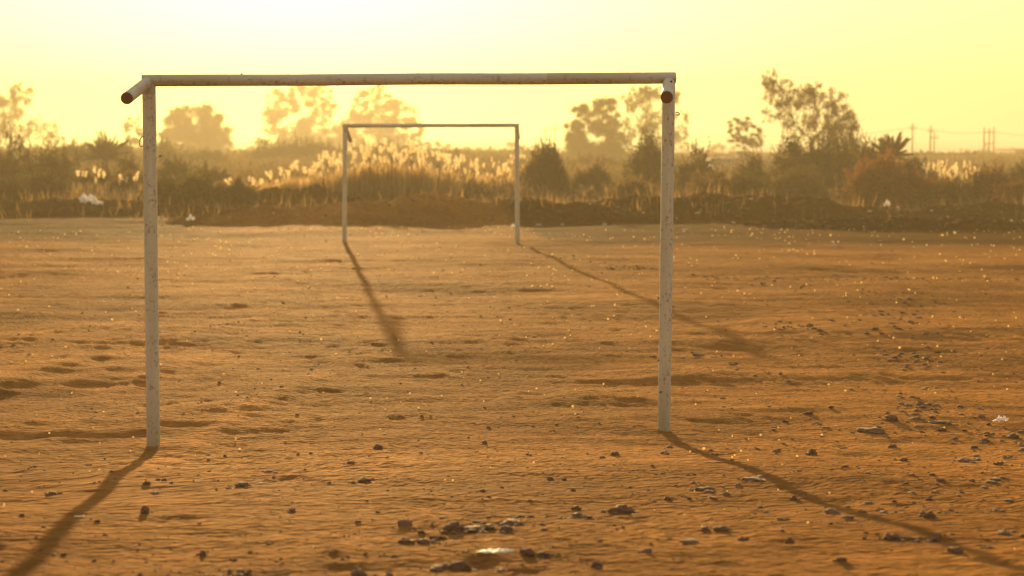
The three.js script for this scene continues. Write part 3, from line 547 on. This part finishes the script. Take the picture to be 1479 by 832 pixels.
for (const [label, x, top, D, half, o] of [
  ['large dark bush filling the left edge under the feathery tree', 15, 200, 54, 62, { color: OLIVE, n: 7000, lobes: 12 }],
  ['lower dark bush in front at the left edge', -5, 248, 45, 60, { color: DARK, n: 6500, lobes: 12 }],
  ['dark bush under the gap between feathery tree and left palm', 82, 206, 56, 44, { color: OLIVE }],
  ['low dark bush just behind the bright white bag', 62, 245, 48, 46, { color: DARK }],
  ['rounded bush below the left palm', 142, 236, 50, 44, { color: OLIVE }],
  ['bush right below the slender tree', 190, 228, 58, 34, { color: OLIVE }],
  ['low brown bush just left of the near goal left post', 182, 252, 48, 38, { color: BROWN, dry: true }],
  ['bush just right of the near goal left post below the round tree', 250, 226, 62, 42, { color: OLIVE }],
  ['low bush below the right half of the round tree', 302, 240, 58, 40, { color: OLIVE }],
  ['tall hazy bush between the feathery tree and the left palm', 112, 200, 100, 40, { color: OLIVE, n: 6500, leaf: 0.16 }],
  ['tall hazy bush just left of the near goal left post', 176, 206, 110, 36, { color: OLIVE, n: 6000, leaf: 0.16 }],
  ['tall hazy bush at the left foot of the round tree', 236, 204, 125, 34, { color: OLIVE, n: 6000, leaf: 0.18 }],
  ['wide hazy bush at the foot of the round tree', 292, 212, 130, 50, { color: OLIVE, n: 7000, leaf: 0.18, lobes: 12 }],
  ['tall hazy bush at the left foot of the broad pale tree', 392, 204, 150, 40, { color: OLIVE, n: 7000, leaf: 0.2, lobes: 11 }],
  ['wide tall hazy bush filling the foot of the broad pale tree', 452, 194, 150, 58, { color: OLIVE, n: 9000, leaf: 0.2, lobes: 13 }],
  ['wide tall hazy bush behind the left half of the far goal', 548, 200, 155, 56, { color: OLIVE, n: 9000, leaf: 0.2, lobes: 13 }],
  ['low hazy bush under the dense two humped tree', 862, 222, 105, 50, { color: OLIVE, n: 6500, leaf: 0.16, lobes: 11 }],
  ['hazy bush under the weeping tree left of the near goal right post', 940, 214, 95, 44, { color: OLIVE, n: 6500, leaf: 0.15 }],
  ['dark bush rising left of the right palm', 1222, 198, 62, 40, { color: DARK, n: 7500 }],
  ['dark bush filling the space right of the right palm', 1318, 228, 58, 40, { color: DARK, n: 7000 }],
  ['wide dark bush in front between near goal right post and tall open tree', 1076, 250, 46, 54, { color: DARK, n: 7000, lobes: 12 }],
  ['low dark bush just right of the near goal left post', 238, 258, 46, 44, { color: DARK, n: 6500 }],
  ['low dark bush below the middle of the round tree', 290, 254, 45, 44, { color: OLIVE, n: 6500 }],
  ['low brown bush at the left end of the long earth bank', 338, 262, 45, 40, { color: BROWN, dry: true }],
  ['low hazy bush right of the round tree', 345, 232, 130, 44, { color: OLIVE }],
  ['low hazy bush below the broad pale tree', 398, 232, 150, 50, { color: OLIVE, n: 6000 }],
  ['hazy bush behind the plumes left of the far goal', 455, 224, 160, 56, { color: OLIVE, n: 6000 }],
  ['dark round spiky bush right of the far goal', 789, 217, 54, 37, { color: DARK, spiky: true, n: 6500, lobes: 11 }],
  ['small dark spiky bush right of the round spiky one', 856, 240, 56, 32, { color: DARK, spiky: true }],
  ['dark bush touching the left side of the near goal right post', 935, 198, 57, 36, { color: DARK, n: 6000, lobes: 10 }],
  ['dark bush just right of the near goal right post', 1003, 216, 54, 44, { color: OLIVE, n: 6000 }],
  ['low brown bush in front, right of the near goal right post', 1030, 250, 47, 52, { color: BROWN, dry: true, n: 6000 }],
  ['low brown bush left of the near goal right post', 910, 262, 47, 46, { color: BROWN, dry: true }],
  ['bush below the small bushy tree', 1085, 226, 56, 36, { color: OLIVE }],
  ['dark bush at the left foot of the tall open tree', 1142, 200, 58, 36, { color: DARK, n: 6500 }],
  ['large dark bush at the foot of the tall open tree', 1192, 192, 56, 50, { color: DARK, n: 8000, lobes: 12 }],
  ['dark bush between the tall open tree and the right palm', 1244, 200, 58, 38, { color: DARK, n: 6500 }],
  ['olive bush in front of the large dark bush', 1150, 246, 49, 56, { color: OLIVE, n: 6500, lobes: 11 }],
  ['large rust red bush on the right in front of the palm', 1268, 220, 47, 52, { color: RUST, dry: true, n: 8000, lobes: 12 }],
  ['smaller rust red bush left of the bright plumes', 1318, 244, 46, 42, { color: RUST, dry: true, n: 6500 }],
  ['low reddish bush below the bright plumes', 1362, 268, 45, 44, { color: [0.11, 0.058, 0.022], dry: true }],
  ['reddish brown bush right of the bright plumes', 1428, 238, 47, 40, { color: [0.12, 0.066, 0.026], dry: true, n: 6500 }],
  ['brown bush at the right edge below the flat roofed building', 1474, 238, 52, 38, { color: BROWN, dry: true, n: 6500 }],
  ['low reddish bush at the right edge in front', 1466, 268, 44, 40, { color: RUST, dry: true }],
  ['low pale brown bush right of the far goal right post', 752, 256, 62, 36, { color: BROWN, dry: true }],
]) bush(label, 'bush', x, top, D, half, o);

// reeds with white plumes
function plumeGeo(len, wid, s) {
  const S = new Soup(), c0 = [0.80, 0.69, 0.44];
  for (let i = 0; i < 70; i++) {
    const t = rnd(), y = len * t, r = wid * Math.sin(Math.min(1, t * 0.9 + 0.1) * Math.PI) ** 0.7 * 0.5, a = rr(0, 6.28), d = V(Math.cos(a), 0.9, Math.sin(a)).normalize(), o = V(s * len * t * t, y, 0);
    const side = V(gauss(), gauss(), gauss()).cross(d).normalize();
    S.leaf(o, d, side, r * rr(0.7, 2.2) + 0.03, 0.016, tint(c0, 0.1));
  }
  return S.geo();
}
const plumes = [plumeGeo(0.36, 0.13, 0.3), plumeGeo(0.30, 0.12, -0.35), plumeGeo(0.42, 0.14, 0.15), plumeGeo(0.30, 0.16, 0.5)], spikes = [plumeGeo(0.34, 0.07, 0.2), plumeGeo(0.28, 0.06, -0.25)];
function reeds(label, x, D, half, y0, y1, nP, o = {}) {
  const k = px(D), B = at(x, 300, D); B.y = H(B.x, D) - 0.02; const g = thing('reed_clump', label, 'reeds', B.toArray()), w = half * k, hi = at(x, y0, D).y - B.y, lo = at(x, y1, D).y - B.y, S = new Soup(), stems = [];
  const body = (o.body ?? 0.85) * (hi + lo) / 2;
  for (let i = 0; i < (o.blades ?? 1100); i++) { const b = V(rr(-1.25, 1.25) * w, 0, gauss() * w * 0.5), t = b.clone().add(V(gauss() * 0.25, body * rr(0.4, 1.15), gauss() * 0.25)); S.blade(b, t, V(gauss() * 0.06, 0, gauss() * 0.06), 0.028, tint(o.color ?? [0.48, 0.34, 0.15], 0.25)); }
  nP = Math.round(nP * 1.35);
  for (let i = 0; i < nP; i++) {
    const q = rr(-1, 1), top = V(q * w, lo + (hi - lo) * Math.pow(rnd(), 0.7) * (1 - 0.35 * q * q), gauss() * w * 0.4 + 0.1), foot = V(top.x * 0.8 + gauss() * 0.05, 0, top.z * 0.8);
    stems.push(tube(bend(foot, top, 0.02, 3), [0.008, 0.007, 0.006, 0.004], 4));
    const set = o.spike ? spikes : plumes, m = part('plume', set[Math.floor(rnd() * set.length)], plumeMat, g); m.position.copy(top); const s = rr(0.5, 1.25) * 0.6 * (o.scale ?? 1); m.scale.set(s, s * rr(0.9, 1.2), s); m.rotation.set(gauss() * 0.5, rr(0, 6.28), gauss() * 0.5);
  }
  part('blades', S.geo(), dryLeaf, g); if (stems.length) part('stems', mergeGeometries(stems), bark, g);
  return g;
}
reeds('few pale plumes among the bushes between left palm and near goal', 135, 46.5, 22, 250, 268, 7, { blades: 300, scale: 0.9 });
reeds('few pale plumes just left of the near goal left post', 186, 47, 16, 258, 272, 5, { blades: 300, scale: 0.8 });
reeds('small low clump of pale plumes below the broad pale tree', 352, 50, 22, 260, 278, 3, { blades: 300 });
reeds('clump of white plumes leftmost below the broad pale tree', 395, 50, 20, 248, 272, 6, {});
reeds('clump of white plumes well left of the far goal left post', 434, 50, 20, 238, 266, 9, {});
reeds('clump of white plumes just left of the far goal left post', 474, 49, 22, 226, 262, 22, {});
reeds('tall clump of white plumes at the far goal left post', 512, 48, 20, 212, 258, 20, {});
reeds('tallest clump of white plumes inside the far goal on the left', 552, 48, 24, 204, 250, 32, { blades: 1300 });
reeds('tall clump of white plumes inside the far goal left of its middle', 592, 49, 22, 208, 252, 28, { blades: 1300 });
reeds('clump of white plumes in the middle of the far goal', 630, 50, 22, 220, 258, 24, { blades: 1300 });
reeds('clump of pale plumes inside the far goal right of its middle', 668, 52, 24, 230, 260, 20, { blades: 1100 });
reeds('low clump of pale plumes at the far goal right post', 712, 54, 26, 232, 262, 18, { blades: 1000, scale: 0.8 });
reeds('sparse pale plumes left of the dark round spiky bush', 748, 64, 20, 226, 246, 8, { scale: 0.9 });
reeds('bright upright plumes behind the rust red bushes, left half', 1356, 47.5, 24, 234, 262, 34, { spike: true, color: [0.15, 0.1, 0.04] });
reeds('bright upright plumes behind the rust red bushes, right half', 1392, 47, 20, 240, 272, 24, { spike: true, color: [0.15, 0.1, 0.04] });

// a far belt of scrub that reads as one mass
{
  const S = new Soup();
  for (let i = 0; i < 60000; i++) {
    const D = rr(125, 230), X = rr(-0.36, 0.36) * D, top = 0.25 + (X > 5 ? 0.75 : 1.2) * Math.max(0, 0.2 + n2(X * 0.07, D * 0.04, 61) + 0.6 * n2(X * 0.3, D * 0.2, 6));
    const p = V(X, top * Math.sqrt(rnd()), -D), d = V(gauss(), gauss() + 0.4, gauss()).normalize();
    S.leaf(p, d, V(gauss(), gauss(), gauss()).cross(d).normalize(), rr(0.3, 0.7), rr(0.15, 0.4), tint([0.11, 0.085, 0.033], 0.25));
  }
  const m = part('far_scrub', S.geo(), foliage, scene); m.userData.kind = 'stuff'; m.userData.label = 'far hazy belt of scrub behind the bushes'; m.userData.category = 'scrub';
}

// dry grass along the banks
{
  const S = new Soup();
  for (let i = 0; i < 15000; i++) {
    const D = rr(37.5, 50), X = rr(-0.34, 0.34) * D; if (D < 40.5 && rnd() < 0.75) continue; const m = n2(X * 0.45, D * 0.45, 71) + 0.25 * n2(X * 2, D * 2, 3); if (m < rr(-0.2, 0.35)) continue;
    const y = H(X, D), h = rr(0.1, 0.42), b = V(X, y - 0.02, -D), t = b.clone().add(V(gauss() * 0.14, h, gauss() * 0.14));
    S.blade(b, t, V(gauss() * 0.03, 0, gauss() * 0.03), 0.016, tint([0.24, 0.15, 0.06], 0.25));
  }
  const m = part('dry_grass', S.geo(), dryLeaf, scene); m.userData.kind = 'stuff'; m.userData.label = 'thin dry brown grass along the foot of the bushes'; m.userData.category = 'dry grass';
}

// low dry scrub covering the ground between and behind the bushes
{
  const S = new Soup();
  for (let i = 0; i < 70000; i++) {
    const D = rr(50, 125), X = rr(-0.35, 0.35) * D, m = 0.35 + n2(X * 0.16, D * 0.1, 17) + 0.5 * n2(X * 0.6, D * 0.4, 4); if (m < 0) continue;
    const h = (0.25 + 0.75 * m) * rr(0.3, 1), b = V(X, H(X, D), -D), d = V(gauss(), gauss() + 0.5, gauss()).normalize(); b.y += h * rnd();
    S.leaf(b, d, V(gauss(), gauss(), gauss()).cross(d).normalize(), rr(0.12, 0.4), rr(0.06, 0.16), tint(n2(X * 0.3, D * 0.2, 44) > 0 ? [0.12, 0.08, 0.034] : [0.08, 0.062, 0.025], 0.25));
  }
  const m = part('low_scrub', S.geo(), dryLeaf, scene); m.userData.kind = 'stuff'; m.userData.label = 'low dry scrub covering the ground between the bushes'; m.userData.category = 'scrub';
}

// ---------------------------------------------------------------- far poles, railing, buildings
const poleMat = new THREE.MeshStandardMaterial({ color: new THREE.Color().setRGB(0.10, 0.08, 0.06), roughness: 0.9 }); poleMat.name = 'old_timber';
const PD = 170, poleTops = {};
function pole(label, x, top, r = 0.085, arm = 0.5) {
  const B = at(x, 300, PD); B.y = -0.1; const g = thing('utility_pole', label, 'utility pole', B.toArray()), h = at(x, top, PD).y + 0.1;
  part('shaft', tube([V(0, 0, 0), V(0, h * 0.5, 0), V(0, h, 0)], [r, r * 0.85, r * 0.65], 8, true), poleMat, g);
  if (arm) { const a = new THREE.BoxGeometry(arm * 2, 0.07, 0.07); a.translate(0, h - 0.55, 0.12); part('crossarm', a, poleMat, g); for (const q of [-1, 0, 1]) { const c = new THREE.CylinderGeometry(0.035, 0.045, 0.16, 8); c.translate(q * arm * 0.85, h - 0.43, 0.12); part('insulator', c, poleMat, g); } }
  poleTops[x] = V(B.x, B.y + h - 0.35, B.z + 0.12); return g;
}
pole('thin far pole left of the two close ones, right of the far goal', 788, 182, 0.06, 0.35);
pole('far pole right of the far goal, left of the dense tree', 801, 178, 0.07, 0.4);
pole('thin far pole seen left of the tall open tree', 1098, 190, 0.07, 0.5);
pole('far pole just right of the right palm', 1316, 178, 0.09, 0.3);
pole('tall far pole left one of the close pair over the railing', 1342, 182, 0.10, 0.3);
pole('shorter far pole right one of the close pair over the railing', 1347.5, 191, 0.08, 0.4);
{
  const B = at(1426, 300, PD); B.y = -0.1; const g = thing('pole_frame', 'far frame of three poles joined by two crossbars on the right', 'utility pole', B.toArray());
  const h = at(1426, 184, PD).y + 0.1, k = px(PD);
  for (const [q, t] of [[-7, 1], [0.5, 0.97], [7, 1]]) part('shaft', tube([V(q * k, 0, 0), V(q * k, h * t, 0)], [0.085, 0.06], 8, true), poleMat, g);
  for (const y of [191, 207]) { const b = new THREE.BoxGeometry(16 * k, 0.07, 0.07); b.translate(0, at(1426, y, PD).y + 0.1, 0.09); part('crossbar', b, poleMat, g); }
  poleTops.frame = V(B.x, at(1426, 190, PD).y, B.z); 
}
function wire(label, a, b, sag, r = 0.018) {
  const pts = []; for (let i = 0; i <= 14; i++) { const t = i / 14; pts.push(a.clone().lerp(b, t).add(V(0, -sag * 4 * t * (1 - t), 0))); }
  tag(part(numbered('power_wire'), tube(pts, pts.map(() => r), 4), wireMat, scene), label, 'wire');
}
wire('thin overhead wire from the tall open tree to the pole by the right palm', poleTops[1098], poleTops[1316], 0.5);
wire('thin overhead wire between the pole by the palm and the tall pole', poleTops[1316], poleTops[1342], 0.1);
wire('thin overhead wire from the close pair of poles to the pole frame', poleTops[1342], poleTops.frame, 0.25);
wire('thin overhead wire running out of view right of the pole frame', poleTops.frame, at(1600, 196, PD), 0.3);
wire('thin overhead wire from the poles by the far goal to the tall open tree', poleTops[801], poleTops[1098], 0.6);
const metal = new THREE.MeshStandardMaterial({ color: new THREE.Color().setRGB(0.10, 0.075, 0.05), roughness: 0.6, metalness: 0.4 }); metal.name = 'dull_metal';
{
  const RD = 120, a = at(1316, 222, RD), b = at(1412, 222.5, RD), B = V((a.x + b.x) / 2, 0, a.z), L = b.x - a.x, h = a.y; const g = thing('railing', 'dark metal railing with thin uprights below the far poles', 'railing', B.toArray());
  for (const [y, t] of [[h, 0.06], [0.18, 0.04]]) { const r = new THREE.BoxGeometry(L, t, 0.05); r.translate(0, y, 0); part('rail', r, metal, g); }
  for (let i = 0; i <= 11; i++) { const p = new THREE.BoxGeometry(0.05, h + 0.1, 0.045); p.translate(-L / 2 + L * i / 11, h / 2 - 0.05, 0); part('upright', p, metal, g); }
}
const wallMat = (r, g, b, n) => { const m = new THREE.MeshStandardMaterial({ color: new THREE.Color().setRGB(r, g, b), roughness: 0.9, bumpMap: soilBump, bumpScale: 0.01 }); m.name = n; return m; };
const plaster = wallMat(0.62, 0.56, 0.46, 'pale_plaster'), concrete = wallMat(0.36, 0.31, 0.24, 'concrete'), dim = wallMat(0.05, 0.045, 0.04, 'dark_opening');
function building(name, label, cat, x0, x1, top, D, depth, mat, opens = 2) {
  const a = at(x0, top, D), b = at(x1, top, D), w = b.x - a.x, h = a.y + 0.1, g = thing(name, label, cat, [(a.x + b.x) / 2, -0.1, -D - depth / 2]);
  const body = new THREE.BoxGeometry(w, h, depth); body.translate(0, h / 2, 0); part('wall', body, mat, g);
  const roof = new THREE.BoxGeometry(w + 0.4, 0.16, depth + 0.4); roof.translate(0, h + 0.082, 0); part('roof', roof, concrete, g);
  for (let i = 0; i < opens; i++) { const o = new THREE.BoxGeometry(w * 0.14, h * 0.3, 0.08); o.translate(-w / 2 + w * (i + 0.5) / opens, h * 0.62, depth / 2); part('window', o, dim, g); }
}
building('flat_roofed_building', 'pale flat roofed building cut by the right edge', 'building', 1464, 1530, 216, 230, 9, plaster, 3);
building('low_shed', 'long low pale shed behind the railing', 'shed', 1324, 1344, 222.5, 200, 5, plaster, 0);
building('low_shed', 'second low pale shed behind the middle of the railing', 'shed', 1374, 1398, 224, 210, 5, plaster, 0);
building('small_hut', 'small flat roofed hut under the small bushy tree', 'hut', 1067, 1082, 221, 130, 2, concrete, 1);
building('low_shed', 'low pale shed left of the small bushy tree', 'shed', 1030, 1058, 232, 95, 3, plaster, 1);
{
  const a = at(1078, 231, 125), b = at(1125, 231, 125), w = b.x - a.x, g = thing('boundary_wall', 'low brown boundary wall left of the tall open tree', 'wall', [(a.x + b.x) / 2, -0.1, a.z]);
  const body = new THREE.BoxGeometry(w, a.y + 0.1, 0.25); body.translate(0, (a.y + 0.1) / 2, 0); part('wall', body, concrete, g); const c = new THREE.BoxGeometry(w + 0.1, 0.08, 0.36); c.translate(0, a.y + 0.142, 0); part('coping', c, concrete, g);
}

renderer.render(scene, camera);
